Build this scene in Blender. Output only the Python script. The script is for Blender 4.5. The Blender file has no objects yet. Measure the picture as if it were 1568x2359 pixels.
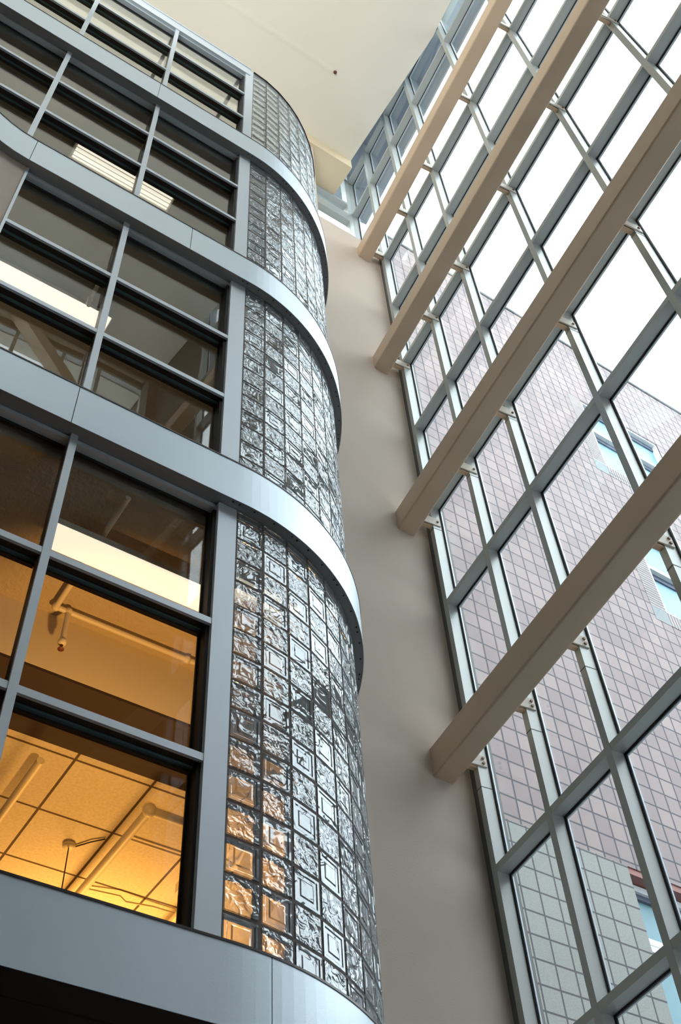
import bpy, math, random
from mathutils import Matrix, Vector
random.seed(7)
S = bpy.context.scene
COL = S.collection

# ------------------------------------------------------------------ camera, sky, exposure
CAM_R = (0.8363086109, -0.5459954590, -0.0497681230)
CAM_U = (-0.4064677329, -0.6783796772, 0.6120333325)
CAM_F = (0.3679291908, 0.4916197437, 0.7892643019)
cam_data = bpy.data.cameras.new('camera')
cam_data.sensor_fit = 'HORIZONTAL'
cam_data.sensor_width = 36.0
cam_data.lens = 2581.533 * 36.0 / 1568.0
cam_data.clip_end = 400
cam = bpy.data.objects.new('camera', cam_data)
COL.objects.link(cam)
m = Matrix.Identity(4)
for r in range(3):
    m[r][0] = CAM_R[r]; m[r][1] = CAM_U[r]; m[r][2] = -CAM_F[r]
m[0][3], m[1][3], m[2][3] = 0.0, 0.0, 1.6
cam.matrix_world = m
S.camera = cam

EXPOSURE = 2.75
SKY = 1.0
S.view_settings.view_transform = 'Standard'
S.view_settings.look = 'None'
S.view_settings.gamma = 1.0
S.view_settings.use_curve_mapping = False
S.view_settings.exposure = EXPOSURE
world = bpy.data.worlds.new('overcast_sky')
S.world = world
world.use_nodes = True
bg = world.node_tree.nodes['Background']
bg.inputs[0].default_value = (0.86, 0.95, 1.0, 1)
bg.inputs[1].default_value = SKY
S.cycles.max_bounces = 10
S.cycles.diffuse_bounces = 5
S.cycles.glossy_bounces = 5
S.cycles.transmission_bounces = 6
S.cycles.transparent_max_bounces = 16
S.cycles.caustics_reflective = False
S.cycles.caustics_refractive = False
S.cycles.sample_clamp_indirect = 4.0
S.cycles.use_denoising = True

def area_lamp(name, loc, target, sx, sy, power, color):
    d = bpy.data.lights.new(name, 'AREA')
    d.shape = 'RECTANGLE'; d.size = sx; d.size_y = sy; d.energy = power; d.color = color
    o = bpy.data.objects.new(name, d); COL.objects.link(o)
    o.location = loc
    o.rotation_euler = (Vector(target) - Vector(loc)).to_track_quat('-Z', 'Y').to_euler()
    return o

ORANGE = (1.0, 0.46, 0.10)
WARM = (1.0, 0.72, 0.40)
# room lamps of the three lit storeys (up-lighting the ceilings), plus unseen fill lamps
area_lamp('first_storey_room_lamp', (3.0, 8.1, 5.5), (2.9, 7.9, 7.0), 0.7, 0.5, 11, ORANGE)
sp = bpy.data.lights.new('first_storey_bulkhead_fill', 'SPOT')  # added fill spot that brightens the bulkhead, no fixture there
sp.energy = 34; sp.color = ORANGE; sp.spot_size = math.radians(62); sp.spot_blend = 0.7; sp.shadow_soft_size = 0.06
so = bpy.data.objects.new('first_storey_bulkhead_fill', sp); COL.objects.link(so)
so.location = (1.9, 4.30, 5.0); so.rotation_euler = (Vector((1.85, 5.5, 7.0)) - Vector((1.9, 4.30, 5.0))).to_track_quat('-Z', 'Y').to_euler()
area_lamp('atrium_ceiling_fill', (-1.5, 0.5, 16.0), (0.5, 1.5, 24.3), 4.0, 2.0, 72, (1.0, 0.99, 0.975))  # unseen fill lamp added to lift the dim ceiling
area_lamp('top_storey_ceiling_fill', (0.3, 7.2, 15.2), (0.3, 6.8, 24.3), 2.5, 0.8, 4, (1.0, 0.97, 0.92))  # second added fill, out of view, for the ceiling behind the top windows
area_lamp('second_storey_room_lamp', (0.6, 7.2, 8.6), (0.6, 6.6, 10.4), 2.0, 0.6, 2.6, WARM)
area_lamp('third_storey_room_lamp', (1.2, 6.8, 11.7), (1.2, 6.4, 13.5), 2.0, 0.6, 1.1, WARM)

# ------------------------------------------------------------------ materials
def mat(name, color, rough=0.5, metal=0.0, emis=None, estr=0.0, bump=None, spec=0.5, vary=0.0):
    M = bpy.data.materials.new(name); M.use_nodes = True
    nt = M.node_tree; b = nt.nodes['Principled BSDF']
    b.inputs['Base Color'].default_value = (*color, 1)
    b.inputs['Roughness'].default_value = rough
    b.inputs['Metallic'].default_value = metal
    b.inputs['Specular IOR Level'].default_value = spec
    if emis:
        b.inputs['Emission Color'].default_value = (*emis, 1)
        b.inputs['Emission Strength'].default_value = estr
    tc = None
    if bump or vary:
        tc = nt.nodes.new('ShaderNodeTexCoord')
    if bump:
        sc, st = bump
        n = nt.nodes.new('ShaderNodeTexNoise'); n.inputs['Scale'].default_value = sc
        n.inputs['Detail'].default_value = 3
        bp = nt.nodes.new('ShaderNodeBump'); bp.inputs['Strength'].default_value = st
        bp.inputs['Distance'].default_value = 0.02
        nt.links.new(tc.outputs['Object'], n.inputs['Vector'])
        nt.links.new(n.outputs['Fac'], bp.inputs['Height'])
        nt.links.new(bp.outputs['Normal'], b.inputs['Normal'])
    if vary:
        n = nt.nodes.new('ShaderNodeTexNoise'); n.inputs['Scale'].default_value = 0.9
        n.inputs['Detail'].default_value = 4
        mr = nt.nodes.new('ShaderNodeMapRange')
        mr.inputs['To Min'].default_value = 1 - vary; mr.inputs['To Max'].default_value = 1 + vary
        mx = nt.nodes.new('ShaderNodeMix'); mx.data_type = 'RGBA'; mx.blend_type = 'MULTIPLY'
        mx.inputs['Factor'].default_value = 1
        mx.inputs[6].default_value = (*color, 1)
        nt.links.new(tc.outputs['Object'], n.inputs['Vector'])
        nt.links.new(n.outputs['Fac'], mr.inputs['Value'])
        nt.links.new(mr.outputs['Result'], mx.inputs[7])
        nt.links.new(mx.outputs[2], b.inputs['Base Color'])
    return M

def glass_mat(name, tint=(1, 1, 1), ior=1.5, wavy=None, rough=0.0):
    """thin pane: fresnel reflection over straight-through transmission"""
    M = bpy.data.materials.new(name); M.use_nodes = True
    nt = M.node_tree; nt.nodes.clear()
    out = nt.nodes.new('ShaderNodeOutputMaterial')
    mix = nt.nodes.new('ShaderNodeMixShader')
    fr = nt.nodes.new('ShaderNodeFresnel'); fr.inputs['IOR'].default_value = ior
    tr = nt.nodes.new('ShaderNodeBsdfTransparent'); tr.inputs['Color'].default_value = (*tint, 1)
    gl = nt.nodes.new('ShaderNodeBsdfGlossy'); gl.inputs['Roughness'].default_value = rough
    gl.inputs['Color'].default_value = (0.95, 0.97, 0.97, 1)
    # fresnel of the outward side on both faces of the sheet
    geo = nt.nodes.new('ShaderNodeNewGeometry')
    if wavy:
        tc = nt.nodes.new('ShaderNodeTexCoord')
        n = nt.nodes.new('ShaderNodeTexNoise'); n.inputs['Scale'].default_value = wavy[0]; n.inputs['Detail'].default_value = 1
        bp = nt.nodes.new('ShaderNodeBump'); bp.inputs['Strength'].default_value = wavy[1]; bp.inputs['Distance'].default_value = 0.05
        nt.links.new(tc.outputs['Object'], n.inputs['Vector'])
        nt.links.new(n.outputs['Fac'], bp.inputs['Height'])
        nt.links.new(bp.outputs['Normal'], gl.inputs['Normal'])
    dot = nt.nodes.new('ShaderNodeVectorMath'); dot.operation = 'DOT_PRODUCT'
    ab = nt.nodes.new('ShaderNodeMath'); ab.operation = 'ABSOLUTE'
    nt.links.new(geo.outputs['Incoming'], dot.inputs[0]); nt.links.new(geo.outputs['Normal'], dot.inputs[1])
    nt.links.new(dot.outputs['Value'], ab.inputs[0])
    # schlick
    one = nt.nodes.new('ShaderNodeMath'); one.operation = 'SUBTRACT'; one.inputs[0].default_value = 1.0
    nt.links.new(ab.outputs[0], one.inputs[1])
    pw = nt.nodes.new('ShaderNodeMath'); pw.operation = 'POWER'; pw.inputs[1].default_value = 5.0
    nt.links.new(one.outputs[0], pw.inputs[0])
    f0 = ((ior - 1) / (ior + 1)) ** 2
    ma = nt.nodes.new('ShaderNodeMath'); ma.operation = 'MULTIPLY_ADD'
    ma.inputs[1].default_value = 1 - f0; ma.inputs[2].default_value = f0
    nt.links.new(pw.outputs[0], ma.inputs[0])
    nt.nodes.remove(fr)
    nt.links.new(ma.outputs[0], mix.inputs['Fac'])
    nt.links.new(tr.outputs[0], mix.inputs[1]); nt.links.new(gl.outputs[0], mix.inputs[2])
    nt.links.new(mix.outputs[0], out.inputs['Surface'])
    return M

def block_mat(name, scale, strength, refl, ior=1.25, milk=0.30):
    """cast glass block face: rippled reflection over bent transmission"""
    M = bpy.data.materials.new(name); M.use_nodes = True
    nt = M.node_tree; nt.nodes.clear()
    out = nt.nodes.new('ShaderNodeOutputMaterial')
    tc = nt.nodes.new('ShaderNodeTexCoord')
    n = nt.nodes.new('ShaderNodeTexNoise'); n.inputs['Scale'].default_value = scale
    n.inputs['Detail'].default_value = 1.5; n.inputs['Distortion'].default_value = 0.8
    bp = nt.nodes.new('ShaderNodeBump'); bp.inputs['Strength'].default_value = strength
    bp.inputs['Distance'].default_value = 0.02
    nt.links.new(tc.outputs['Object'], n.inputs['Vector']); nt.links.new(n.outputs['Fac'], bp.inputs['Height'])
    gl = nt.nodes.new('ShaderNodeBsdfGlossy'); gl.inputs['Roughness'].default_value = 0.05
    gl.inputs['Color'].default_value = (0.92, 0.97, 1.0, 1)
    rf = nt.nodes.new('ShaderNodeBsdfRefraction'); rf.inputs['IOR'].default_value = ior
    rf.inputs['Roughness'].default_value = 0.05; rf.inputs['Color'].default_value = (0.50, 0.55, 0.55, 1)
    nt.links.new(bp.outputs['Normal'], gl.inputs['Normal']); nt.links.new(bp.outputs['Normal'], rf.inputs['Normal'])
    lw = nt.nodes.new('ShaderNodeLayerWeight'); lw.inputs['Blend'].default_value = 0.35
    nt.links.new(bp.outputs['Normal'], lw.inputs['Normal'])
    ma = nt.nodes.new('ShaderNodeMath'); ma.operation = 'MULTIPLY_ADD'; ma.use_clamp = True
    ma.inputs[1].default_value = 1.0; ma.inputs[2].default_value = refl
    nt.links.new(lw.outputs['Fresnel'], ma.inputs[0])
    mix = nt.nodes.new('ShaderNodeMixShader')
    nt.links.new(ma.outputs[0], mix.inputs['Fac'])
    nt.links.new(rf.outputs[0], mix.inputs[1]); nt.links.new(gl.outputs[0], mix.inputs[2])
    df = nt.nodes.new('ShaderNodeBsdfDiffuse'); df.inputs['Color'].default_value = (0.60, 0.68, 0.71, 1)
    nt.links.new(bp.outputs['Normal'], df.inputs['Normal'])
    m2 = nt.nodes.new('ShaderNodeMixShader'); m2.inputs['Fac'].default_value = milk
    nt.links.new(mix.outputs[0], m2.inputs[1]); nt.links.new(df.outputs[0], m2.inputs[2])
    nt.links.new(m2.outputs[0], out.inputs['Surface'])
    return M

def tile_mat(name, axes, w, h, ox, oz, c1, c2, mortar, msize, rough=0.7, bump_grain=0.0, offset=0.0, var=None):
    """stack-bonded tiles laid on two object axes"""
    M = bpy.data.materials.new(name); M.use_nodes = True
    nt = M.node_tree; b = nt.nodes['Principled BSDF']; b.inputs['Roughness'].default_value = rough
    tc = nt.nodes.new('ShaderNodeTexCoord'); sp = nt.nodes.new('ShaderNodeSeparateXYZ'); cb = nt.nodes.new('ShaderNodeCombineXYZ')
    nt.links.new(tc.outputs['Object'], sp.inputs[0])
    for k, (ax, off) in enumerate(zip(axes, (ox, oz))):
        ad = nt.nodes.new('ShaderNodeMath'); ad.operation = 'SUBTRACT'; ad.inputs[1].default_value = off
        nt.links.new(sp.outputs[ax], ad.inputs[0]); nt.links.new(ad.outputs[0], cb.inputs[k])
    br = nt.nodes.new('ShaderNodeTexBrick'); br.offset = offset; br.squash = 1.0
    br.inputs['Scale'].default_value = 1.0; br.inputs['Brick Width'].default_value = w; br.inputs['Row Height'].default_value = h
    br.inputs['Mortar Size'].default_value = msize; br.inputs['Mortar Smooth'].default_value = 0.0; br.inputs['Bias'].default_value = 0.0
    br.inputs['Color1'].default_value = (*c1, 1); br.inputs['Color2'].default_value = (*c2, 1); br.inputs['Mortar'].default_value = (*mortar, 1)
    nt.links.new(cb.outputs[0], br.inputs['Vector'])
    n = nt.nodes.new('ShaderNodeTexNoise'); n.inputs['Scale'].default_value = 0.35; n.inputs['Detail'].default_value = 5
    nt.links.new(tc.outputs['Object'], n.inputs['Vector'])
    mr = nt.nodes.new('ShaderNodeMapRange'); mr.inputs['To Min'].default_value = 0.82; mr.inputs['To Max'].default_value = 1.18
    nt.links.new(n.outputs['Fac'], mr.inputs['Value'])
    mx = nt.nodes.new('ShaderNodeMix'); mx.data_type = 'RGBA'; mx.blend_type = 'MULTIPLY'; mx.inputs['Factor'].default_value = 1
    nt.links.new(br.outputs['Color'], mx.inputs[6]); nt.links.new(mr.outputs['Result'], mx.inputs[7])
    last = mx.outputs[2]
    if bump_grain:
        g = nt.nodes.new('ShaderNodeTexNoise'); g.inputs['Scale'].default_value = 45; g.inputs['Detail'].default_value = 2
        nt.links.new(tc.outputs['Object'], g.inputs['Vector'])
        m2 = nt.nodes.new('ShaderNodeMapRange'); m2.inputs['From Min'].default_value = 0.3; m2.inputs['From Max'].default_value = 0.7
        m2.inputs['To Min'].default_value = 1 - bump_grain; m2.inputs['To Max'].default_value = 1 + bump_grain
        nt.links.new(g.outputs['Fac'], m2.inputs['Value'])
        my = nt.nodes.new('ShaderNodeMix'); my.data_type = 'RGBA'; my.blend_type = 'MULTIPLY'; my.inputs['Factor'].default_value = 1
        nt.links.new(last, my.inputs[6]); nt.links.new(m2.outputs['Result'], my.inputs[7]); last = my.outputs[2]
    nt.links.new(last, b.inputs['Base Color'])
    return M

BEIGE = mat('beige_plaster', (0.64, 0.555, 0.47), 0.9, bump=(60, 0.08), vary=0.05)
CREAM = mat('cream_ceiling_paint', (0.86, 0.83, 0.73), 0.9, bump=(40, 0.04))
NICHE = mat('yellow_cream_paint', (0.78, 0.66, 0.46), 0.9)
TAN = mat('tan_steel_paint', (0.62, 0.475, 0.335), 0.45, bump=(90, 0.03), vary=0.04)
SILVER = mat('silver_metal_panel', (0.62, 0.73, 0.80), 0.38, metal=0.35, bump=(120, 0.02))
SOFFIT = mat('grey_metal_soffit', (0.26, 0.26, 0.265), 0.5, metal=0.2)
ALU = mat('grey_green_aluminium', (0.46, 0.50, 0.49), 0.40, metal=0.3, bump=(80, 0.03))
FRAME = mat('pale_blue_aluminium', (0.62, 0.70, 0.76), 0.40, metal=0.3)
BRONZE = mat('dark_bronze_frame', (0.045, 0.035, 0.035), 0.35, metal=0.3)
TEAL = mat('green_glass_edge', (0.10, 0.17, 0.17), 0.2, spec=0.8)
BLACK = mat('black_rubber', (0.008, 0.008, 0.010), 0.6)
DARKW = mat('dark_brown_grey_paint', (0.10, 0.085, 0.075), 0.8)
DARKTRIM = mat('dark_grey_trim', (0.12, 0.12, 0.115), 0.6)
WHITEP = mat('white_painted_plate', (0.66, 0.63, 0.56), 0.5)
BOLT = mat('brown_bolt_head', (0.20, 0.13, 0.09), 0.5, metal=0.4)
DARK = mat('shaded_underside_brown', (0.030, 0.018, 0.016), 0.8)  # dark brown carries the shade of unlit undersides in its colour
MORTAR = mat('brown_mortar', (0.12, 0.095, 0.085), 0.8)
PANE = glass_mat('clear_curtain_glass', (0.975, 0.985, 0.985), 1.42)
FPANE = glass_mat('facade_glass', (0.945, 0.965, 0.955), 1.38, wavy=(0.9, 0.05))
BLKW = block_mat('rippled_glass_block', 20, 0.60, 0.08, milk=0.22)
BLKC = block_mat('smooth_glass_block', 9, 0.34, 0.08, milk=0.22)
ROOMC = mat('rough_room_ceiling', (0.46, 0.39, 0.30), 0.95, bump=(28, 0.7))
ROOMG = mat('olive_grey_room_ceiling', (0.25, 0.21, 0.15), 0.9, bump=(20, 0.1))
ROOMW = mat('pale_room_wall', (0.66, 0.60, 0.50), 0.9)
TILEC = tile_mat('acoustic_ceiling_tiles', (0, 1), 0.59, 0.62, 2.03, 6.64, (0.66, 0.60, 0.50), (0.60, 0.54, 0.45), (0.10, 0.07, 0.05), 0.010, 0.95, 0.10)
PIPE = mat('cream_pipe_paint', (0.70, 0.64, 0.54), 0.45)
LENS = mat('warm_lamp_lens', (0.9, 0.85, 0.7), 0.5, emis=(1.0, 0.85, 0.66), estr=0.165)
LENSP = mat('pale_lamp_lens', (0.9, 0.85, 0.7), 0.5, emis=(1.0, 0.90, 0.76), estr=0.175)
FLOORM = mat('grey_floor_tile', (0.07, 0.06, 0.055), 0.5, bump=(10, 0.05))
GROUND = mat('grey_paving', (0.20, 0.20, 0.20), 0.9, bump=(5, 0.1))
PINK = tile_mat('pink_stone_tiles', (0, 2), 0.37, 0.415, 12.915, 19.672, (0.235, 0.190, 0.184), (0.178, 0.142, 0.146), (0.028, 0.028, 0.042), 0.019)
GREEN = tile_mat('green_grey_stone_tiles', (0, 2), 0.39, 0.407, 11.131, 11.272, (0.205, 0.218, 0.205), (0.19, 0.203, 0.19), (0.03, 0.03, 0.04), 0.017, bump_grain=0.16)
STRIPH = tile_mat('narrow_tile_courses', (0, 2), 0.74, 0.105, 17.4, 21.7, (0.26, 0.23, 0.22), (0.22, 0.197, 0.193), (0.028, 0.028, 0.045), 0.016)
STRIPV = tile_mat('narrow_soldier_tiles', (0, 2), 0.105, 0.5, 18.0, 21.2, (0.26, 0.23, 0.22), (0.22, 0.197, 0.193), (0.028, 0.028, 0.045), 0.016)
BLUETILE = mat('blue_grey_tile', (0.12, 0.15, 0.16), 0.6)
COPING = mat('pale_coping_metal', (0.55, 0.62, 0.64), 0.5)
WFRAME = mat('white_window_frame', (0.55, 0.60, 0.62), 0.5)
WGLASS = mat('blue_window_glass', (0.13, 0.26, 0.31), 0.35, spec=0.25)
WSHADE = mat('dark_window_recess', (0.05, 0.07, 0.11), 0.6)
EAVE = mat('blue_grey_eave_metal', (0.24, 0.29, 0.34), 0.5, vary=0.1)
BROWNM = mat('red_brown_metal', (0.16, 0.04, 0.03), 0.5)

# ------------------------------------------------------------------ mesh helpers
class MB:
    def __init__(s): s.v = []; s.f = []; s.mi = []; s.sm = []
    def add(s, vs, fs, mi=0, smooth=False):
        n = len(s.v); s.v += [tuple(p) for p in vs]
        for f in fs: s.f.append(tuple(i + n for i in f)); s.mi.append(mi); s.sm.append(smooth)
    def box(s, a, b, mi=0, T=None):
        x0, y0, z0 = a; x1, y1, z1 = b
        vs = [(x0,y0,z0),(x1,y0,z0),(x1,y1,z0),(x0,y1,z0),(x0,y0,z1),(x1,y0,z1),(x1,y1,z1),(x0,y1,z1)]
        if T: vs = [T(*p) for p in vs]
        s.add(vs, [(0,3,2,1),(4,5,6,7),(0,1,5,4),(1,2,6,5),(2,3,7,6),(3,0,4,7)], mi)
    def tube(s, p, q, r, n=12, mi=0, caps=True):
        p = Vector(p); q = Vector(q); d = (q - p).normalized()
        u = d.cross(Vector((0, 0, 1)));
        if u.length < 1e-4: u = Vector((1, 0, 0))
        u.normalize(); w = d.cross(u)
        vs = []
        for c in (p, q):
            for k in range(n):
                t = 2 * math.pi * k / n
                vs.append(c + r * (math.cos(t) * u + math.sin(t) * w))
        s.add(vs, [(k, (k + 1) % n, n + (k + 1) % n, n + k) for k in range(n)], mi, True)
        if caps: s.add(vs, [tuple(range(n))[::-1], tuple(range(n, 2 * n))], mi)
    def path_tube(s, pts, r, n=10, mi=0):
        for a, b in zip(pts[:-1], pts[1:]): s.tube(a, b, r, n, mi)
        for a in pts[1:-1]: s.ball(a, r, mi)
    def ball(s, c, r, mi=0, n=10, k=6):
        vs = [(c[0], c[1], c[2] - r)]
        for j in range(1, k):
            ph = -math.pi / 2 + math.pi * j / k
            for i in range(n):
                t = 2 * math.pi * i / n
                vs.append((c[0] + r * math.cos(ph) * math.cos(t), c[1] + r * math.cos(ph) * math.sin(t), c[2] + r * math.sin(ph)))
        vs.append((c[0], c[1], c[2] + r)); N = len(vs) - 1
        fs = [(0, 1 + (i + 1) % n, 1 + i) for i in range(n)]
        for j in range(k - 2):
            a = 1 + j * n; b = a + n
            fs += [(a + i, a + (i + 1) % n, b + (i + 1) % n, b + i) for i in range(n)]
        a = 1 + (k - 2) * n
        fs += [(a + i, a + (i + 1) % n, N) for i in range(n)]
        s.add(vs, fs, mi, True)
    def lathe(s, c, prof, n=16, mi=0):
        """profile of (radius, z) about a vertical axis"""
        vs = []
        for r, z in prof:
            for k in range(n):
                t = 2 * math.pi * k / n
                vs.append((c[0] + r * math.cos(t), c[1] + r * math.sin(t), c[2] + z))
        fs = []
        for j in range(len(prof) - 1):
            a = j * n; b = a + n
            fs += [(a + i, a + (i + 1) % n, b + (i + 1) % n, b + i) for i in range(n)]
        fs += [tuple(range(n))[::-1], tuple(range((len(prof) - 1) * n, len(prof) * n))]
        s.add(vs, fs, mi, True)
    def sweep(s, path, off0, off1, z0, z1, mi=0):
        """band following a plan path; off measured to the viewer's (right-hand) side"""
        A = offset(path, off0); B = offset(path, off1); n = len(path)
        vs = []
        for a, b in zip(A, B): vs += [(a[0], a[1], z0), (b[0], b[1], z0), (b[0], b[1], z1), (a[0], a[1], z1)]
        fs = []
        for i in range(n - 1):
            p = 4 * i; q = p + 4
            for k in range(4): fs.append((p + k, p + (k + 1) % 4, q + (k + 1) % 4, q + k))
        e = 4 * (n - 1)
        fs += [(3, 2, 1, 0), (e, e + 1, e + 2, e + 3)]
        s.add(vs, fs, mi)
    def prism(s, poly, z0, z1, mi=0):
        n = len(poly)
        vs = [(x, y, z0) for x, y in poly] + [(x, y, z1) for x, y in poly]
        s.add(vs, [tuple(range(n))[::-1], tuple(range(n, 2 * n))] + [(i, (i + 1) % n, n + (i + 1) % n, n + i) for i in range(n)], mi)
    def build(s, name, mats, parent=None, kind=None, fix=True):
        me = bpy.data.meshes.new(name); me.from_pydata(s.v, [], s.f)
        if not isinstance(mats, (list, tuple)): mats = [mats]
        for M in mats: me.materials.append(M)
        for p, i, q in zip(me.polygons, s.mi, s.sm): p.material_index = i; p.use_smooth = q
        me.update()
        import bmesh
        if fix:
            b = bmesh.new(); b.from_mesh(me); bmesh.ops.recalc_face_normals(b, faces=b.faces); b.to_mesh(me); b.free()
        o = bpy.data.objects.new(name, me); COL.objects.link(o)
        if parent:
            o.parent = parent
            o.matrix_parent_inverse = Matrix.Translation(-parent.location)
        if kind: o['kind'] = kind
        return o

def offset(path, d):
    out = []; n = len(path)
    for i, p in enumerate(path):
        a = path[max(i - 1, 0)]; b = path[min(i + 1, n - 1)]
        t = Vector((b[0] - a[0], b[1] - a[1])).normalized()
        out.append((p[0] + t.y * d, p[1] - t.x * d))
    return out

def thing(name, loc, label, cat, group=None):
    o = bpy.data.objects.new(name, None); COL.objects.link(o)
    o.location = loc; o['label'] = label; o['category'] = cat
    o.empty_display_size = 0.2
    if group: o['group'] = group
    return o
def tag(o, label, cat, group=None):
    o['label'] = label; o['category'] = cat
    if group: o['group'] = group
    return o
def struct(name, loc=(0, 0, 0), label=None):
    o = bpy.data.objects.new(name, None); COL.objects.link(o); o.location = loc; o['kind'] = 'structure'
    if label: o['label'] = label
    return o

# frame of the skewed glass wall: d outward, b along it away from the viewer
AL = 0.1180620571
CA, SA = math.cos(AL), math.sin(AL)
def G(d, b, z): return (CA * d + SA * b, -SA * d + CA * b, z)

# ------------------------------------------------------------------ plan of the rounded facade
YS, YF = 3.95, 3.88                 # glazing strip face, fascia face
X0C, RC = 2.12, 1.71                # start and radius of the rounded end (glass block face)
YW = 6.40                           # beige back wall
YC = YS + RC
def rounded(x_left, n=28, extra=True):
    p = [(x_left, YS)]
    if x_left < 1: p += [(1.0, YS)]
    for k in range(n + 1):
        t = math.pi / 2 * k / n
        p.append((X0C + RC * math.sin(t), YC - RC * math.cos(t)))
    if extra: p.append((X0C + RC, YW - 0.002))
    return p
FZ = [(3.92, 4.29), (7.405, 7.815), (10.59, 11.015), (13.66, 14.11)]   # fascia bands
TOPZ = 16.83
CEIL = 24.27
XL = -5.0

# ------------------------------------------------------------------ setting
b = MB(); b.box((-6.2, -6.0, -0.2), (6.2, 9.6, 0.0)); b.build('floor', FLOORM, kind='structure')
b = MB(); b.box((-14, -14, -0.40), (60, 60, -0.22)); b.build('ground', GROUND, kind='structure')
# atrium ceiling: flat, its right edge stops just short of the skewed glass wall
b = MB()
edge = [(5.738, 6.33), (5.738, 3.44)] + [G(5.285, bb, 0)[:2] for bb in (3.9, 2.0, 0.0, -3.0, -5.5)]
b.prism([(-6, -5.6), (-6, 6.33)] + edge, CEIL, CEIL + 0.3)
b.prism([(-6, 6.33), (-6, 9.5), (4.84, 9.5), (4.84, 6.33)], CEIL, CEIL + 0.3)
b.build('ceiling', CREAM, kind='structure')
b = MB(); b.box((5.2, -5.6, 25.6), (6.5, 7.9, 25.75)); b.box((5.70, 3.5, CEIL + 0.3), (5.738, 7.1, 25.6)); b.build('ceiling', EAVE, kind='structure')  # grey inner slot wall added to darken reflections in the top panes
# beige wall below the niche
xg = (YW - 0.0 + SA * 5.30) / CA * SA + CA * 5.30
b = MB()
b.prism([(X0C + RC - 0.30, YW), (6.10, YW), (6.16, YW + 0.66), (X0C + RC - 0.30, YW + 0.66)], 0.0, 20.50)
b.prism([(X0C + RC - 0.30, YW), (4.84, YW), (4.84, YW + 0.66), (X0C + RC - 0.30, YW + 0.66)], 20.50, CEIL)
b.build('wall_back', BEIGE, kind='structure')
b = MB(); b.box((4.84, 6.33, 23.86), (5.738, 7.10, CEIL)); b.box((4.3, 6.33, 23.86), (4.84, 6.40, CEIL))
b.build('ceiling_niche', NICHE, kind='structure')
b = MB(); b.box((-6.2, -5.6, 0), (-6.0, 9.6, CEIL)); b.build('wall_left', BEIGE, kind='structure')
b = MB()
b.box((-6.0, -5.5, 0), (4.62, -5.3, 21.0)); b.box((4.97, -5.5, 21.0), (5.0, -5.3, CEIL)); b.box((-6.0, -5.5, 24.05), (4.97, -5.3, CEIL)); b.box((4.62, -5.5, 0), (5.0, -5.3, 21.0))
wf = b.build('wall_front', DARKW, kind='structure')
b = MB(); b.box((5.30, -6.0, 0), (5.47, -2.50, 25.6), 0, G); b.box((4.55, -5.3, 0), (5.25, -4.85, CEIL)); b.build('wall_pier', DARKW, kind='structure')
cw = struct('window_7', (0, -5.4, 21.0), 'clerestory window high in the wall behind the viewer')
b = MB()
for x in (-5.3, -4.2, -3.05, -1.9, -0.75, 0.4, 1.5, 2.6, 3.45, 4.55): b.box((x, -5.42, 21.0), (x + 0.08, -5.3, 24.05))
for z in (21.0, 22.5, 23.97): b.box((-6.0, -5.419, z), (4.97, -5.301, z + 0.08))
b.build('frame', ALU, cw)
b = MB(); b.box((-6.0, -5.40, 21.08), (4.97, -5.394, 23.97)); b.build('pane', PANE, cw)
b = MB()
b.add([(1.2, -5.2, 24.27), (1.55, -5.2, 24.27), (3.45, -5.2, 21.9), (3.1, -5.2, 21.9), (1.2, -4.9, 24.27), (1.55, -4.9, 24.27), (3.45, -4.9, 21.9), (3.1, -4.9, 21.9)], [(0,1,2,3),(7,6,5,4),(0,4,5,1),(1,5,6,2),(2,6,7,3),(3,7,4,0)])
b.build('brace', TAN, wf)
b = MB(); b.box((-6.0, 9.4, 0), (4.84, 9.6, CEIL)); b.build('wall_rear', CREAM, kind='structure')
b = MB(); b.box((3.55, 7.06, 0), (3.75, 9.4, 14.0)); b.build('wall_right', ROOMW, kind='structure')
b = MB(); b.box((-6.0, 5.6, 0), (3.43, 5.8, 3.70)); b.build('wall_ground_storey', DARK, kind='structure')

# storeys behind the facade: floor slab and the room ceiling under it
def inner_poly(off, x_left=XL):
    p = offset(rounded(x_left, 20, extra=False), off)
    xr = p[-1][0]
    return p + [(xr, 6.40), (3.52, 6.40), (3.52, 9.4), (x_left, 9.4)]
for k, (z0, z1) in enumerate(FZ):
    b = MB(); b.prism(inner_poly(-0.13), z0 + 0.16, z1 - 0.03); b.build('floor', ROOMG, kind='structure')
b = MB(); b.prism(inner_poly(-0.14), FZ[0][0], FZ[0][0] + 0.15); b.build('ceiling', DARK, kind='structure')  # slab underside coloured dark for the missing light below it
# first storey: rough plaster strip by the glass, a step down, then acoustic tiles
b = MB(); b.prism([(XL, 4.10), (2.1, 4.10), (3.0, 4.35), (3.53, 5.0), (3.62, 5.30), (3.62, 5.40), (XL, 5.40)], 7.30, 7.56); b.build('ceiling', ROOMC, kind='structure')
b = MB(); b.box((XL, 5.30, 6.80), (3.62, 5.40, 7.30)); b.build('wall_bulkhead', ROOMW, kind='structure')
b = MB(); b.box((XL, 5.302, 6.775), (3.60, 5.92, 6.80)); b.build('bulkhead_shade', DARK, kind='structure')  # dark strip stands for the unlit underside of the bulkhead
b = MB(); b.box((XL, 5.92, 6.80), (3.52, 9.4, 6.95)); b.build('ceiling', TILEC, kind='structure')
# second and third storeys
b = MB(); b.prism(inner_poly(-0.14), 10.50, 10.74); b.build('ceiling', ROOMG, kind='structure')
b = MB(); b.prism(inner_poly(-0.14), 13.58, 13.80); b.build('ceiling', ROOMG, kind='structure')

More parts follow.
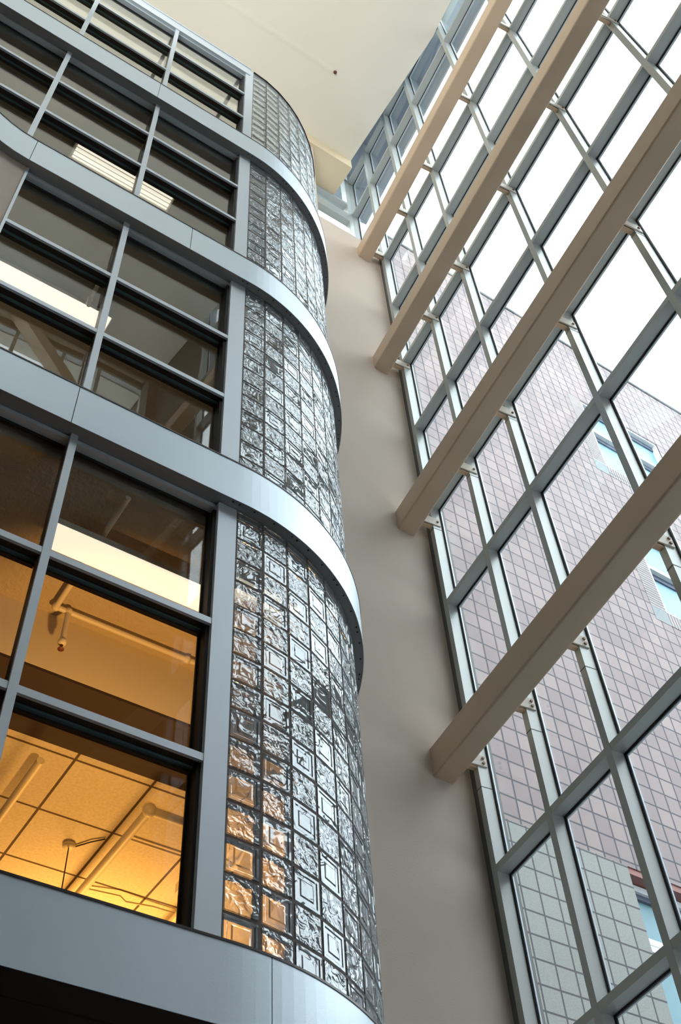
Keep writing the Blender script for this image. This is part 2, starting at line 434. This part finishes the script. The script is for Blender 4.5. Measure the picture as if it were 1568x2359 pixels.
# added pale screens inside the glass blocks, blocking the orange room light
SCREENM = mat('pale_grey_light_screen', (0.50, 0.54, 0.56), 0.8)
pp = [(X0C + 1.36 * math.sin(math.radians(a)), YC - 1.36 * math.cos(math.radians(a))) for a in range(24, 91, 6)] + [(X0C + 1.36, 6.38)]
for z0, z1 in ((4.262, 6.775), (7.787, 10.49), (10.99, 13.57)):
    b = MB(); b.sweep(pp, -0.03, 0.0, z0, z1); b.build('light_screen', SCREENM, kind='structure')

# plaster wall that swings out toward the viewer at the far left, below the third band
RL, XLC = 1.13, 0.05
def swing(off_r):
    pts = []
    for k in range(17):
        t = math.radians(88) * (1 - k / 16)
        pts.append((XLC - RL * math.sin(t), YF - RL + RL * math.cos(t)))
    return pts
b = MB(); b.sweep(swing(0) + [(0.085, YF)], -0.19, -0.07, FZ[1][1], FZ[2][0]); b.build('wall_curved', BEIGE, kind='structure')

# ------------------------------------------------------------------ the tall glass wall on the right
MU = [7.70, 6.927, 6.046, 5.169, 3.910, 2.689, 1.504, 0.30, -0.92, -2.50]     # right-hand edge of each mullion along b
MWD = 0.075
TZ = [0.05, 2.05, 3.88, 5.66, 7.392, 9.12, 10.89, 12.67, 14.46, 16.27, 18.11, 19.90, 21.65, 23.37, 25.12]
win = struct('window_1', G(5.4, 3.0, 0), 'tall skewed glass curtain wall with grey-green aluminium grid')
for i, mb_ in enumerate(MU):
    z0 = 20.50 if i == 0 else 0.0
    m_ = MB(); m_.box((5.30, mb_, z0), (5.47, mb_ + MWD, 25.6), 0, G)
    mo = m_.build('mullion', ALU, win)
    if i:
        j_ = MB()
        for zb in (8.32, 12.25):
            j_.box((5.297, mb_ - 0.002, zb), (5.44, mb_ + MWD + 0.002, zb + 0.008), 0, G)
        j_.build('splice_joint', DARKTRIM, mo)
def pane_cell(b0, b1, z0, z1):
    p_ = MB(); p_.box((5.455, b0, z0), (5.461, b1, z1), 0, G)
    po = p_.build('pane', PANE, win)
    g_ = MB(); w = 0.011
    for (q0, q1, r0, r1) in ((b0, b0 + w, z0, z1), (b1 - w, b1, z0, z1), (b0 + w, b1 - w, z0, z0 + w), (b0 + w, b1 - w, z1 - w, z1)):
        g_.box((5.425, q0, r0), (5.452, q1, r1), 0, G)
    w2 = 0.024
    for (q0, q1, r0, r1) in ((b0 + w, b0 + w2, z0 + w, z1 - w), (b1 - w2, b1 - w, z0 + w, z1 - w), (b0 + w2, b1 - w2, z0 + w, z0 + w2), (b0 + w2, b1 - w2, z1 - w2, z1 - w)):
        g_.box((5.437, q0, r0), (5.452, q1, r1), 1, G)
    g_.build('gasket', [BLACK, FRAME], po)
for i in range(len(MU) - 1):
    b1 = MU[i]; b0 = MU[i + 1] + MWD
    for j, z in enumerate(TZ):
        if i == 0 and z < 20.5: continue
        if z < 3 and i > 5: pass
        t_ = MB(); t_.box((5.302, b0, z), (5.47, b1, z + 0.073), 0, G); t_.build('transom', ALU, win)
    zs = [20.50] + [z for z in TZ if z > 20.6] if i == 0 else TZ
    for za, zb in zip(zs[:-1], zs[1:]):
        if zb < 4: continue
        pane_cell(b0, b1, za + (0.073 if za != 20.5 else 0.0), zb)
low = MB()
low.box((5.455, MU[-1], 0.12), (5.461, MU[1], 3.88), 0, G)
low.build('lower_glazing', PANE, win)
d_ = MB(); d_.box((5.31, 7.002, 0), (5.56, 7.13, 20.50), 0, G); d_.build('wall_trim', DARKTRIM, win)
# niche window at the top of the back wall
nw = struct('window_2', (5.5, 7.0, 20.5), 'small square clerestory window in the niche above the beige wall')
f_ = MB()
XN1 = G(5.30, 7.70, 0)[0] - 0.02
YN = 7.0
f_.box((4.84, YN, 20.50), (4.93, YN + 0.14, 23.86)); f_.box((XN1 - 0.09, YN, 20.50), (XN1, YN + 0.14, 25.2))
f_.box((4.93, YN, 20.50), (XN1 - 0.09, YN + 0.14, 21.0)); f_.box((4.93, YN, 22.95), (XN1 - 0.09, YN + 0.14, 23.30)); f_.box((4.93, YN, 23.78), (XN1 - 0.09, YN + 0.14, 23.86))
f_.build('frame', ALU, nw)
for z0, z1 in ((21.0, 22.95), (23.30, 23.78)):
    p_ = MB(); p_.box((4.93, YN + 0.09, z0), (XN1 - 0.09, YN + 0.096, z1)); p_.build('pane', PANE, nw)

# ------------------------------------------------------------------ four steel beams with their brackets
BEAMS = [8.358, 12.10, 15.90, 19.71]
BH, D0, D1 = 0.345, 4.832, 5.078
BDESC = ['lowest and nearest of the four tan steel beams across the glass wall',
         'second tan steel beam from the bottom across the glass wall',
         'third tan steel beam from the bottom, below the highest one',
         'highest tan steel beam, ending just under the niche window']
plate_me = None
for k, z in enumerate(BEAMS):
    root = thing('steel_beam', G((D0 + D1) / 2, 6.9, z), BDESC[k], 'beam', 'tan steel beams across the glass wall')
    mb_ = MB(); c = 0.022
    prof = []
    for (dx, zx, a0) in ((D1 - c, z + BH - c, 0), (D0 + c, z + BH - c, 90), (D0 + c, z + c, 180), (D1 - c, z + c, 270)):
        for s_ in range(4):
            t = math.radians(a0 + 30 * s_); prof.append((dx + c * math.cos(t), zx + c * math.sin(t)))
    n = len(prof)
    vs = [G(d, (YW - 0.001 + SA * d) / CA, zz) for d, zz in prof] + [G(d, -5.2, zz) for d, zz in prof]
    mb_.add(vs, [(i, (i + 1) % n, n + (i + 1) % n, n + i) for i in range(n)], 0, False)
    mb_.add(vs, [tuple(range(n)), tuple(range(n, 2 * n))[::-1]])
    mb_.build('tube', TAN, root)
    for i, mu in enumerate(MU[1:-1]):
        p_ = MB(); zz = z + 0.215
        p_.box((D1 - 0.002, mu - 0.014, zz), (5.405, mu - 0.001, zz + 0.135), 0, G)
        po = p_.build('bracket', WHITEP, root)
        q_ = MB(); q_.box((D1 - 0.002, mu + 0.012, zz - 0.02), (5.299, mu + 0.062, zz + 0.10), 0, G); q_.build('stub', TAN, po)
        for bz in ((0.035, 0.095) if k == 0 else (0.065,)):
            h_ = MB()
            hx = 5.365
            ring = []
            for s_ in range(6):
                t = math.pi / 3 * s_; ring.append((0.016 * math.cos(t), 0.016 * math.sin(t)))
            vs = [G(hx + a, mu - 0.014, zz + bz + e) for a, e in ring] + [G(hx + a, mu - 0.030, zz + bz + e) for a, e in ring]
            h_.add(vs, [(i2, (i2 + 1) % 6, 6 + (i2 + 1) % 6, 6 + i2) for i2 in range(6)] + [tuple(range(6)), tuple(range(6, 12))])
            h_.build('bolt', BOLT, po)

# ------------------------------------------------------------------ facade: silver bands, one per floor edge
FDESC = ['lowest and widest silver band, above the dark underside at the bottom',
         'second silver band from the bottom, directly above the orange-lit room',
         'third silver band from the bottom, its left end curving out over beige plaster',
         'highest silver band, below the topmost row of windows']
JOINTS = [[2.335], [0.918], [0.072, 1.533], [0.953]]
screw_me = None
for k, (z0, z1) in enumerate(FZ):
    base = rounded(XL, 40)
    if k == 2:
        base = offset(swing(0), -0.07) + [p for p in rounded(0.085, 40) if p[0] > 0.084]
    root = thing('fascia_band', (0.5, YF, z0), FDESC[k], 'fascia', 'silver bands round the facade')
    # cut the band at its joints
    cuts = JOINTS[k]
    def split(path, xs):
        segs = []; cur = [path[0]]; xs = list(xs)
        for p, q in zip(path[:-1], path[1:]):
            while xs and p[0] < xs[0] <= q[0] and q[1] < 5.0:
                t = (xs[0] - p[0]) / (q[0] - p[0]); c_ = (xs[0], p[1] + t * (q[1] - p[1]))
                g = 0.0025; dd = Vector((q[0] - p[0], q[1] - p[1])).normalized() * g
                cur.append((c_[0] - dd.x, c_[1] - dd.y)); segs.append(cur); cur = [(c_[0] + dd.x, c_[1] + dd.y)]; xs.pop(0)
            cur.append(q)
        segs.append(cur); return segs
    for seg in split(base, cuts):
        pm = MB(); pm.sweep(seg, 0.066, 0.07, z0, z1); pm.build('panel', SILVER, root)
    sm = MB(); sm.sweep(base, -0.13, 0.066, z0 + 0.004, z0 + 0.02); sm.build('soffit', SOFFIT if k else DARK, root)  # lowest soffit takes the dark colour as painted shade
    cm = MB(); cm.sweep(base, -0.10, 0.074, z1, z1 + 0.012); cm.build('top_flashing', BRONZE, root)
    bk = MB(); bk.sweep(base, -0.05, 0.062, z0 + 0.022, z1 - 0.002); bk.build('backing', DARKTRIM, root)
    # screws set in the soffit round the curve
    for s_ in range(17):
        t = math.pi / 2 * (s_ * 0.0585 - 0.02)
        for e in ((0.0,) if s_ % 3 else (0.0, 0.028)):
            rr = RC + 0.045
            x, y = X0C + rr * math.sin(t + e), YC - rr * math.cos(t + e)
            if screw_me is None:
                q = MB(); q.lathe((0, 0, 0), [(0.0045, -0.003), (0.0065, 0.0), (0.0065, 0.004)], 8)
                o = q.build('screw', BLACK, root); screw_me = o.data
            else:
                o = bpy.data.objects.new('screw', screw_me); COL.objects.link(o); o.parent = root
                o.matrix_parent_inverse = Matrix.Translation(-root.location)
            o.location = (x, y, z0 + 0.001)

# ------------------------------------------------------------------ facade: ribbon windows of the four storeys
STOREYS = [  # z0, z1, rails (bottom), mullion left edges, left end, mullion width
    (4.302, 7.405, (6.265, 5.278), (-1.05, -0.045, 0.953), XL, 0.047, 1.985),
    (7.827, 10.59, (9.565, 8.682), (0.953,), 0.10, 0.050, 1.978),
    (11.027, 13.66, (12.738, 11.892), (-1.03, -0.030, 0.975), XL, 0.049, 1.988),
    (14.122, 16.60, (15.76, 14.90), (-1.02, -0.010, 0.990), XL, 0.050, 2.008)]
WDESC = ['ribbon window of the orange-lit lowest storey', 'ribbon window between second and third silver bands',
         'ribbon window below the highest silver band', 'topmost ribbon window below the cream ceiling']
for k, (z0, z1, rails, muls, xl, mw, xs) in enumerate(STOREYS):
    root = struct('window_%d' % (3 + k), (1.0, YS, z0), WDESC[k])
    post = MB(); post.box((xs, YS, z0), (2.118, YS + 0.11, z1 + (0.22 if k == 3 else 0)), 0)
    post.build('corner_post', FRAME, root)
    hd = MB(); hd.box((xl, YS + 0.03, z1 - 0.035), (xs, YS + 0.085, z1)); hd.build('head', FRAME, root)
    gk = MB(); gk.box((xl, YS + 0.085, z1 - 0.06), (xs - 0.02, YS + 0.112, z1)); gk.box((xs - 0.022, YS + 0.03, z0), (xs, YS + 0.11, z1 - 0.06)); gk.box((xs - 0.034, YS + 0.10, z0), (xs - 0.022, YS + 0.112, z1 - 0.06)); gk.build('head_gasket', BLACK, root)
    if k == 1:
        jb = MB(); jb.box((xl - 0.018, YS - 0.004, z0), (xl + 0.004, YS + 0.11, z1)); jb.build('jamb', FRAME, root)
    xcuts = [xl] + [x for x in muls if x > xl] + [xs]
    for mx in muls:
        if mx < xl: continue
        c_ = MB(); c_.box((mx, YS, z0), (mx + mw, YS + 0.022, z1 - (0.0 if k < 3 else 0)))
        mo = c_.build('mullion', FRAME, root)
        bd = MB(); bd.box((mx + 0.004, YS + 0.022, z0), (mx + mw - 0.004, YS + 0.115, z1)); bd.build('mullion_body', BRONZE, mo)
    ends = [xl] + [x for x in muls if x >= xl]
    starts = [xl] + [x + mw for x in muls if x >= xl]
    stops = [x for x in muls if x >= xl] + [xs]
    zz = [z0] + sorted(rails) + [z1]
    for a, e in zip(starts, stops):
        if e - a < 0.05: continue
        for rz in rails:
            c_ = MB(); c_.box((a, YS + 0.004, rz), (e, YS + 0.024, rz + 0.047))
            ro = c_.build('rail', FRAME, root)
            bd = MB(); bd.box((a, YS + 0.024, rz + 0.004), (e, YS + 0.115, rz + 0.043)); bd.box((a, YS + 0.088, rz - 0.028), (e, YS + 0.112, rz + 0.004)); bd.build('rail_body', BRONZE, ro)
            tl = MB(); tl.box((a, YS + 0.070, rz - 0.012), (e, YS + 0.088, rz + 0.003)); tl.build('glazing_bead', TEAL, ro)
        for za, zb in zip(zz[:-1], zz[1:]):
            zA = za + (0.0 if za == z0 else 0.045)
            p_ = MB(); p_.box((a, YS + 0.092, zA), (e, YS + 0.098, zb - (0.03 if zb != z1 else 0.06))); p_.build('pane', FPANE, root)
    if k == 3:
        hp = MB(); hp.box((xl, YS - 0.01, z1), (2.07, YS + 0.13, TOPZ)); hp.box((xl, YS - 0.02, TOPZ), (2.075, YS + 0.14, TOPZ + 0.03)); hp.build('header', FRAME, root)
        for mx in (-1.02, -0.010, 0.990, 1.955):
            br = MB(); br.box((mx, YS + 0.13, z1 + 0.02), (mx + 0.045, YS + 0.85, z1 + 0.10)); br.build('outrigger', ALU, root)

# ------------------------------------------------------------------ facade: rounded glass block walls
GDESC = ['rounded glass block wall at the bottom, amber light glowing through its left blocks',
         'rounded glass block wall between the second and third silver bands',
         'rounded glass block wall between the third and highest silver bands',
         'topmost rounded glass block wall, its curved top edge against the ceiling']
NA = 13
def arc_frames():
    fr = []
    for i in range(NA):
        t0 = math.pi / 2 * i / NA; t1 = math.pi / 2 * (i + 1) / NA
        fr.append(((X0C + RC * math.sin(t0), YC - RC * math.cos(t0)), (X0C + RC * math.sin(t1), YC - RC * math.cos(t1))))
    n2 = 4
    for i in range(n2):
        ya = YC + (YW - 0.003 - YC) * i / n2; yb = YC + (YW - 0.003 - YC) * (i + 1) / n2
        fr.append(((X0C + RC, ya), (X0C + RC, yb)))
    return fr
CELLS = arc_frames()
PITCH = 0.2032
for k, (z0, z1, *_r) in enumerate(STOREYS):
    zb = (4.284, 7.83, 11.03, 14.12)[k]; zs_ = FZ[k][1] + 0.0125
    ztop = z1 + 0.003 if k < 3 else TOPZ - 0.01
    root = thing('glass_block_wall', (X0C, YS, z0), GDESC[k], 'glass block wall', 'rounded glass block walls')
    gb = MB(); mm = MB()
    rows = []
    z = zb
    while z < ztop - 0.02:
        rows.append((max(z, zs_), min(z + PITCH, ztop))); z += PITCH
    J = 0.0055
    for ci, (pa, pb) in enumerate(CELLS):
        A = Vector((pa[0], pa[1], 0)); B_ = Vector((pb[0], pb[1], 0)); w = (B_ - A).length; T = (B_ - A).normalized()
        Nn = Vector((T.y, -T.x, 0))
        for ri, (za, zb_) in enumerate(rows):
            h = zb_ - za
            def P(u, v, dep): return A + T * u + Nn * dep + Vector((0, 0, za + v))
            wav = (ci + ri + k) % 2
            rings = [(J, -0.020), (J + 0.001, -0.006), (J + 0.006, 0.0), (J + 0.020, 0.0)]
            if not wav: rings += [(J + 0.027, -0.004), (J + 0.046, -0.004), (J + 0.054, -0.001)]
            vs = []
            for ins, dep in rings:
                iv = min(ins, h * 0.45)
                vs += [P(ins, iv, dep), P(w - ins, iv, dep), P(w - ins, h - iv, dep), P(ins, h - iv, dep)]
            fs = []
            for r in range(len(rings) - 1):
                a = 4 * r
                fs += [(a + q, a + (q + 1) % 4, a + 4 + (q + 1) % 4, a + 4 + q) for q in range(4)]
            if wav and h > 0.12:
                # hand-rippled face
                n0 = 7; ins = rings[-1][0]; base = len(vs); gr = []
                ph = random.uniform(0, 6.28); ph2 = random.uniform(0, 6.28)
                for iy in range(n0 + 1):
                    for ix in range(n0 + 1):
                        u = ins + (w - 2 * ins) * ix / n0; v = ins + (h - 2 * ins) * iy / n0
                        edge_ = 1 if 0 < ix < n0 and 0 < iy < n0 else 0
                        dz = edge_ * (0.0020 * math.sin(70 * u + 45 * v + ph) + 0.0018 * math.sin(38 * u - 85 * v + ph2))
                        vs.append(P(u, v, dz - 0.001 * edge_))
                for iy in range(n0):
                    for ix in range(n0):
                        q = base + iy * (n0 + 1) + ix
                        fs.append((q, q + 1, q + n0 + 2, q + n0 + 1))
                gb.add(vs, fs, 0, False)
                for q in range(n0 * n0): gb.sm[-1 - q] = True
            else:
                a = 4 * (len(rings) - 1); fs.append((a, a + 1, a + 2, a + 3))
                gb.add(vs, fs, 0 if wav else 1)
        # upright mortar joint at the left of this column
        q0 = A - T * J; 
        c0 = [A - T * J - Nn * 0.075, A + T * J - Nn * 0.075, A + T * J - Nn * 0.005, A - T * J - Nn * 0.005]
        mm.prism([(v.x, v.y) for v in c0], rows[0][0], ztop)
    bp_ = [c[0] for c in CELLS] + [CELLS[-1][1]]
    for (za, zb_) in rows: mm.sweep(bp_, -0.075, -0.005, max(za - J, zs_), za + J)
    gb.build('glass_blocks', [BLKW, BLKC], root, fix=False)
    mm.build('mortar_joints', MORTAR, root)
    if k == 3:
        cp = MB(); cp.sweep(bp_, -0.09, 0.012, ztop + 0.002, ztop + 0.02); cp.build('top_cap', BRONZE, root)

# ------------------------------------------------------------------ lights and pipes behind the facade glass
def strip_light(name, x0, x1, y0, y1, z, label, lens=LENS, h=0.08):
    root = thing(name, ((x0 + x1) / 2, (y0 + y1) / 2, z), label, 'light fixture')
    q = MB(); q.box((x0, y0 + 0.004, z + 0.02), (x1, y1 - 0.004, z + h)); q.build('housing', WHITEP, root)
    q = MB(); q.box((x0 + 0.01, y0, z), (x1 - 0.01, y1, z + 0.02)); q.build('lens', lens, root)
    return root
r = strip_light('strip_light', 1.08, 2.75, 4.41, 4.61, 7.10, 'long glowing strip light under the rough ceiling of the orange-lit room')
for x in (1.3, 2.5):
    q = MB(); q.tube((x, 4.51, 7.18), (x, 4.51, 7.30), 0.008); q.build('hanger', WHITEP, r)
r = strip_light('strip_light', -1.2, 1.24, 4.72, 4.87, 10.38, 'long pale strip light behind the window under the third silver band', LENSP)
for x in (-0.6, 0.6, 1.1):
    q = MB(); q.tube((x, 4.8, 10.46), (x, 4.8, 10.50), 0.008); q.build('hanger', WHITEP, r)
r = thing('louvred_light', (1.0, 4.77, 13.4), 'rectangular louvred ceiling light behind the window under the highest silver band', 'light fixture')
q = MB(); q.box((0.43, 4.665, 13.46), (1.60, 4.865, 13.58)); q.build('housing', ROOMW, r)
q = MB(); q.box((0.46, 4.68, 13.450), (1.58, 4.85, 13.46)); q.build('lens', LENSP, r)
q = MB()
for y in (4.665, 4.715, 4.765, 4.815, 4.861): q.box((0.43, y, 13.435), (1.60, y + 0.004, 13.46))
q.box((0.43, 4.665, 13.435), (0.434, 4.865, 13.46)); q.box((1.596, 4.665, 13.435), (1.60, 4.865, 13.46)); q.build('louvre', WHITEP, r)

def pipe_thing(name, label, cat, runs, rad, joints=(), head=None, M=PIPE):
    root = thing(name, runs[0][0], label, cat)
    for pts in runs:
        q = MB(); q.path_tube(pts, rad); q.build('pipe', M, root)
    for c in joints:
        q = MB(); q.ball(c, rad * 1.55); q.build('coupling', M, root)
    if head:
        q = MB(); q.lathe(head, [(0.010, 0.0), (0.012, -0.02), (0.006, -0.03), (0.006, -0.05), (0.022, -0.052), (0.022, -0.056)], 12)
        q.build('sprinkler_head', BROWNM, root)
    return root
P0 = (1.52, 5.17, 7.24)
pipe_thing('sprinkler_pipe', 'white sprinkler pipe with an elbow and a drop, running along the orange bulkhead', 'pipe',
           [[(1.43, 4.10, 7.24), (1.43, 5.17, 7.24), P0], [P0, (3.3, 5.17, 7.24)], [P0, (1.52, 5.17, 6.95)]], 0.020,
           [(1.43, 5.17, 7.24), P0, (1.52, 5.17, 6.95), (2.42, 5.17, 7.24)], (1.52, 5.17, 6.94))
pipe_thing('sprinkler_pipe', 'thick cream pipe crossing the tiled ceiling of the lowest room', 'pipe',
           [[(2.66, 6.10, 6.66), (2.66, 9.2, 6.66)], [(2.66, 6.10, 6.66), (3.45, 6.10, 6.66)]], 0.034, [(2.66, 6.10, 6.66)])
pipe_thing('sprinkler_pipe', 'short cream pipe at the right end of the tiled ceiling', 'pipe',
           [[(3.45, 6.75, 6.66), (3.45, 9.2, 6.66)]], 0.030)
pipe_thing('sprinkler_pipe', 'dark cream pipe at the left edge of the tiled ceiling', 'pipe',
           [[(1.78, 5.98, 6.66), (1.78, 9.2, 6.66)]], 0.030)
pipe_thing('conduit', 'thin cream conduit sagging across the tiled ceiling', 'conduit',
           [[(2.7, 7.35, 6.78), (3.0, 7.28, 6.76), (3.06, 7.30, 6.74), (3.3, 7.30, 6.77), (3.5, 7.30, 6.77)],
            [(2.75, 6.62, 6.78), (3.4, 6.62, 6.78)]], 0.008)
r = thing('smoke_detector', (2.40, 6.92, 6.80), 'round smoke detector on the tiled ceiling beside the thick pipe', 'smoke detector')
q = MB(); q.lathe((2.40, 6.92, 6.80), [(0.05, 0.0), (0.05, -0.02), (0.035, -0.035)], 16); q.build('base', PIPE, r)
q = MB(); q.path_tube([(2.40, 6.92, 6.766), (2.40, 6.92, 6.35)], 0.005); q.path_tube([(2.42, 6.95, 6.79), (2.52, 6.80, 6.785), (2.60, 6.72, 6.79)], 0.006); q.build('wire', BRONZE, r)
r = thing('junction_box', (3.37, 6.95, 6.80), 'small cream junction box hanging near the right end of the tiled ceiling', 'junction box')
q = MB(); q.box((3.33, 6.91, 6.72), (3.41, 6.99, 6.80)); q.build('box', PIPE, r)
q = MB(); q.lathe((3.37, 6.95, 6.72), [(0.02, 0), (0.03, -0.03), (0.03, -0.06)], 12); q.build('socket', BRONZE, r)
pipe_thing('sprinkler_pipe', 'cream pipe hanging beside the long pale strip light', 'pipe',
           [[(1.0, 4.40, 10.42), (1.0, 4.72, 10.42)], [(1.0, 4.66, 10.42), (1.0, 4.66, 10.30)]], 0.018, [(1.0, 4.66, 10.42)])
pipe_thing('sprinkler_pipe', 'grey pipe close behind the glass beside the louvred ceiling light', 'pipe',
           [[(0.40, 4.15, 13.50), (1.62, 4.15, 13.50)]], 0.016, [(0.42, 4.15, 13.5), (0.60, 4.15, 13.5), (1.58, 4.15, 13.5)], None, SOFFIT)
r = [o for o in COL.objects if o.get('label', '').startswith('grey pipe close')][0]
for x in (0.62, 1.3):
    q = MB(); q.tube((x, 4.15, 13.51), (x, 4.15, 13.581), 0.006); q.build('hanger', SOFFIT, r)

# ------------------------------------------------------------------ atrium ceiling details
kk = (CEIL - 1.6) / 22.2
r = thing('ceiling_sprinkler', (4.50, 5.02, CEIL), 'tiny red-brown sprinkler head at the end of the raised ceiling rib', 'sprinkler')
q = MB(); q.lathe((4.50, 5.02, CEIL), [(0.035, 0.0), (0.035, -0.006), (0.012, -0.01), (0.012, -0.05), (0.025, -0.052), (0.025, -0.058)], 14); q.build('body', BROWNM, r)
q = MB()
ns = 9
vs = []
for x in (-6.0, 4.46):
    for s_ in range(ns): t = math.pi * s_ / (ns - 1); vs.append((x, 5.03 + 0.09 * (1 - 2 * s_ / (ns - 1)), CEIL - 0.0005 - 0.006 * math.sin(t) ** 2))
q.add(vs, [(s_, s_ + 1, ns + s_ + 1, ns + s_) for s_ in range(ns - 1)] + [tuple(range(ns))[::-1], tuple(range(ns, 2 * ns))], 0, False)
tag(q.build('ceiling_rib', CREAM, fix=False), 'low raised rib running straight across the cream ceiling', 'ceiling rib')

# ------------------------------------------------------------------ outside: eave and the neighbouring building
b = MB(); b.box((5.50, -6, 25.75), (6.26, 8.6, 26.0), 0, G); b.build('roof_eave', EAVE, kind='structure')
YB = 11.0
DRIP = mat('dark_coping_joint', (0.05, 0.06, 0.07), 0.6)
nb = thing('tiled_building', (15, YB, 0), 'pink and grey stone-tiled building standing outside beyond the glass wall', 'building')
w_ = MB()
w_.box((10.4, YB, 12.93), (18.06, YB + 0.5, 35.72))
w_.box((21.44, YB, 12.93), (60, YB + 0.5, 35.72))
for z0, z1 in ((12.93, 21.68), (25.30, 28.0), (31.66, 35.72)): w_.box((18.06, YB, z0), (21.44, YB + 0.5, z1))
w_.build('pink_wall', PINK, nb)
w_ = MB(); w_.box((10.4, YB, -0.2), (13.80, YB + 0.5, 12.93)); w_.build('grey_wall', GREEN, nb)
w_ = MB(); w_.box((13.80, YB + 0.02, 12.80), (60, YB + 0.6, 12.93)); w_.build('soffit_edge', BROWNM, nb)
w_ = MB(); w_.box((10.3, YB - 0.06, 35.72), (60, YB + 0.6, 35.95)); w_.build('coping', COPING, nb)
w_ = MB(); w_.box((10.4, YB - 0.03, 35.66), (60, YB, 35.72)); w_.build('coping_joint', DRIP, nb)
w_ = MB(); w_.box((10.4, YB + 6, -0.2), (60, YB + 6.5, 35.6)); w_.build('rear_wall', PINK, nb)
cwing = struct('wall_courtyard', (30, -20, 0))
w_ = MB(); w_.box((9, -26, -0.2), (60, -20, 34)); w_.build('wall', PINK, cwing)
w_ = MB(); w_.box((44, -19.9, -0.2), (50, 10.5, 22)); w_.build('sky_blocker', PINK, cwing)  # unseen block added to cut sky light low down
def b_window(x0, x1, z0, z1, zm):
    f = MB(); t = 0.09; y = YB + 0.02
    f.box((x0, y, z0), (x0 + t, y + 0.3, z1)); f.box((x1 - t, y, z0), (x1, y + 0.3, z1)); f.box((x0 + t, y, z0), (x1 - t, y + 0.3, z0 + t))
    f.box((x0 + t, y, z1 - t), (x1 - t, y + 0.3, z1)); f.box((x0 + t, y, zm), (x1 - t, y + 0.3, zm + 0.14))
    f.box(((x0 + x1) / 2 + 0.2, y, z0 + t), ((x0 + x1) / 2 + 0.2 + t, y + 0.3, zm)); f.box(((x0 + x1) / 2 + 0.2, y, zm + 0.14), ((x0 + x1) / 2 + 0.2 + t, y + 0.3, z1 - t))
    fo = f.build('window_frame', WFRAME, nb)
    for a, e in ((z0 + t, zm), (zm + 0.14, z1 - t)):
        for xa, xb in ((x0 + t, (x0 + x1) / 2 + 0.2), ((x0 + x1) / 2 + 0.2 + t, x1 - t)):
            p = MB(); p.box((xa, y + 0.16, a), (xb, y + 0.18, e)); p.build('window_pane', WGLASS, fo)
            s_ = MB(); s_.box((xa, y + 0.12, e - 0.20), (xb, y + 0.158, e)); s_.build('recess_shade', WSHADE, fo)  # dark strip painted in for the shaded recess above the pane
    st = MB(); st.box((x0 - 0.52, YB - 0.008, z0), (x0, YB, z1)); st.build('side_courses', STRIPH, fo)
    st = MB(); st.box((x0, YB - 0.008, z0 - 0.50), (x1, YB, z0)); st.build('sill_course', STRIPV, fo)
    st = MB(); st.box((x0 - 0.52, YB - 0.008, z0 - 0.50), (x0, YB, z0)); st.build('corner_tile', BLUETILE, fo)
b_window(18.08, 21.42, 28.02, 31.64, 29.95)
b_window(18.08, 21.42, 21.70, 25.28, 23.50)
def low_window(x0, x1, z0, z1):
    f = MB(); y = YB + 0.22; t = 0.12
    f.box((x0, y, z0), (x1, y + 0.2, z0 + t)); f.box((x0, y, z1 - t), (x1, y + 0.2, z1)); f.box((x1 - t, y, z0 + t), (x1, y + 0.2, z1 - t))
    fo = f.build('window_frame', WFRAME, nb)
    p = MB(); p.box((x0, y + 0.12, z0 + t), (x1 - t, y + 0.14, z1 - t)); p.build('window_pane', WGLASS, fo)
    s_ = MB(); s_.box((x0, y + 0.06, z1 - t - 0.10), (x1 - t, y + 0.118, z1 - t)); s_.build('recess_shade', WSHADE, fo)  # recess shade at the window head, as a dark strip
for x0, x1 in ((13.80, 15.6), (15.6, 17.4)):
    low_window(x0, x1, 11.64, 12.78); low_window(x0, x1, 8.6, 11.63); low_window(x0, x1, 5.6, 8.59)
w_ = MB(); w_.box((17.4, YB + 0.3, -0.2), (60, YB + 0.5, 12.8)); w_.build('recessed_wall', GREEN, nb)
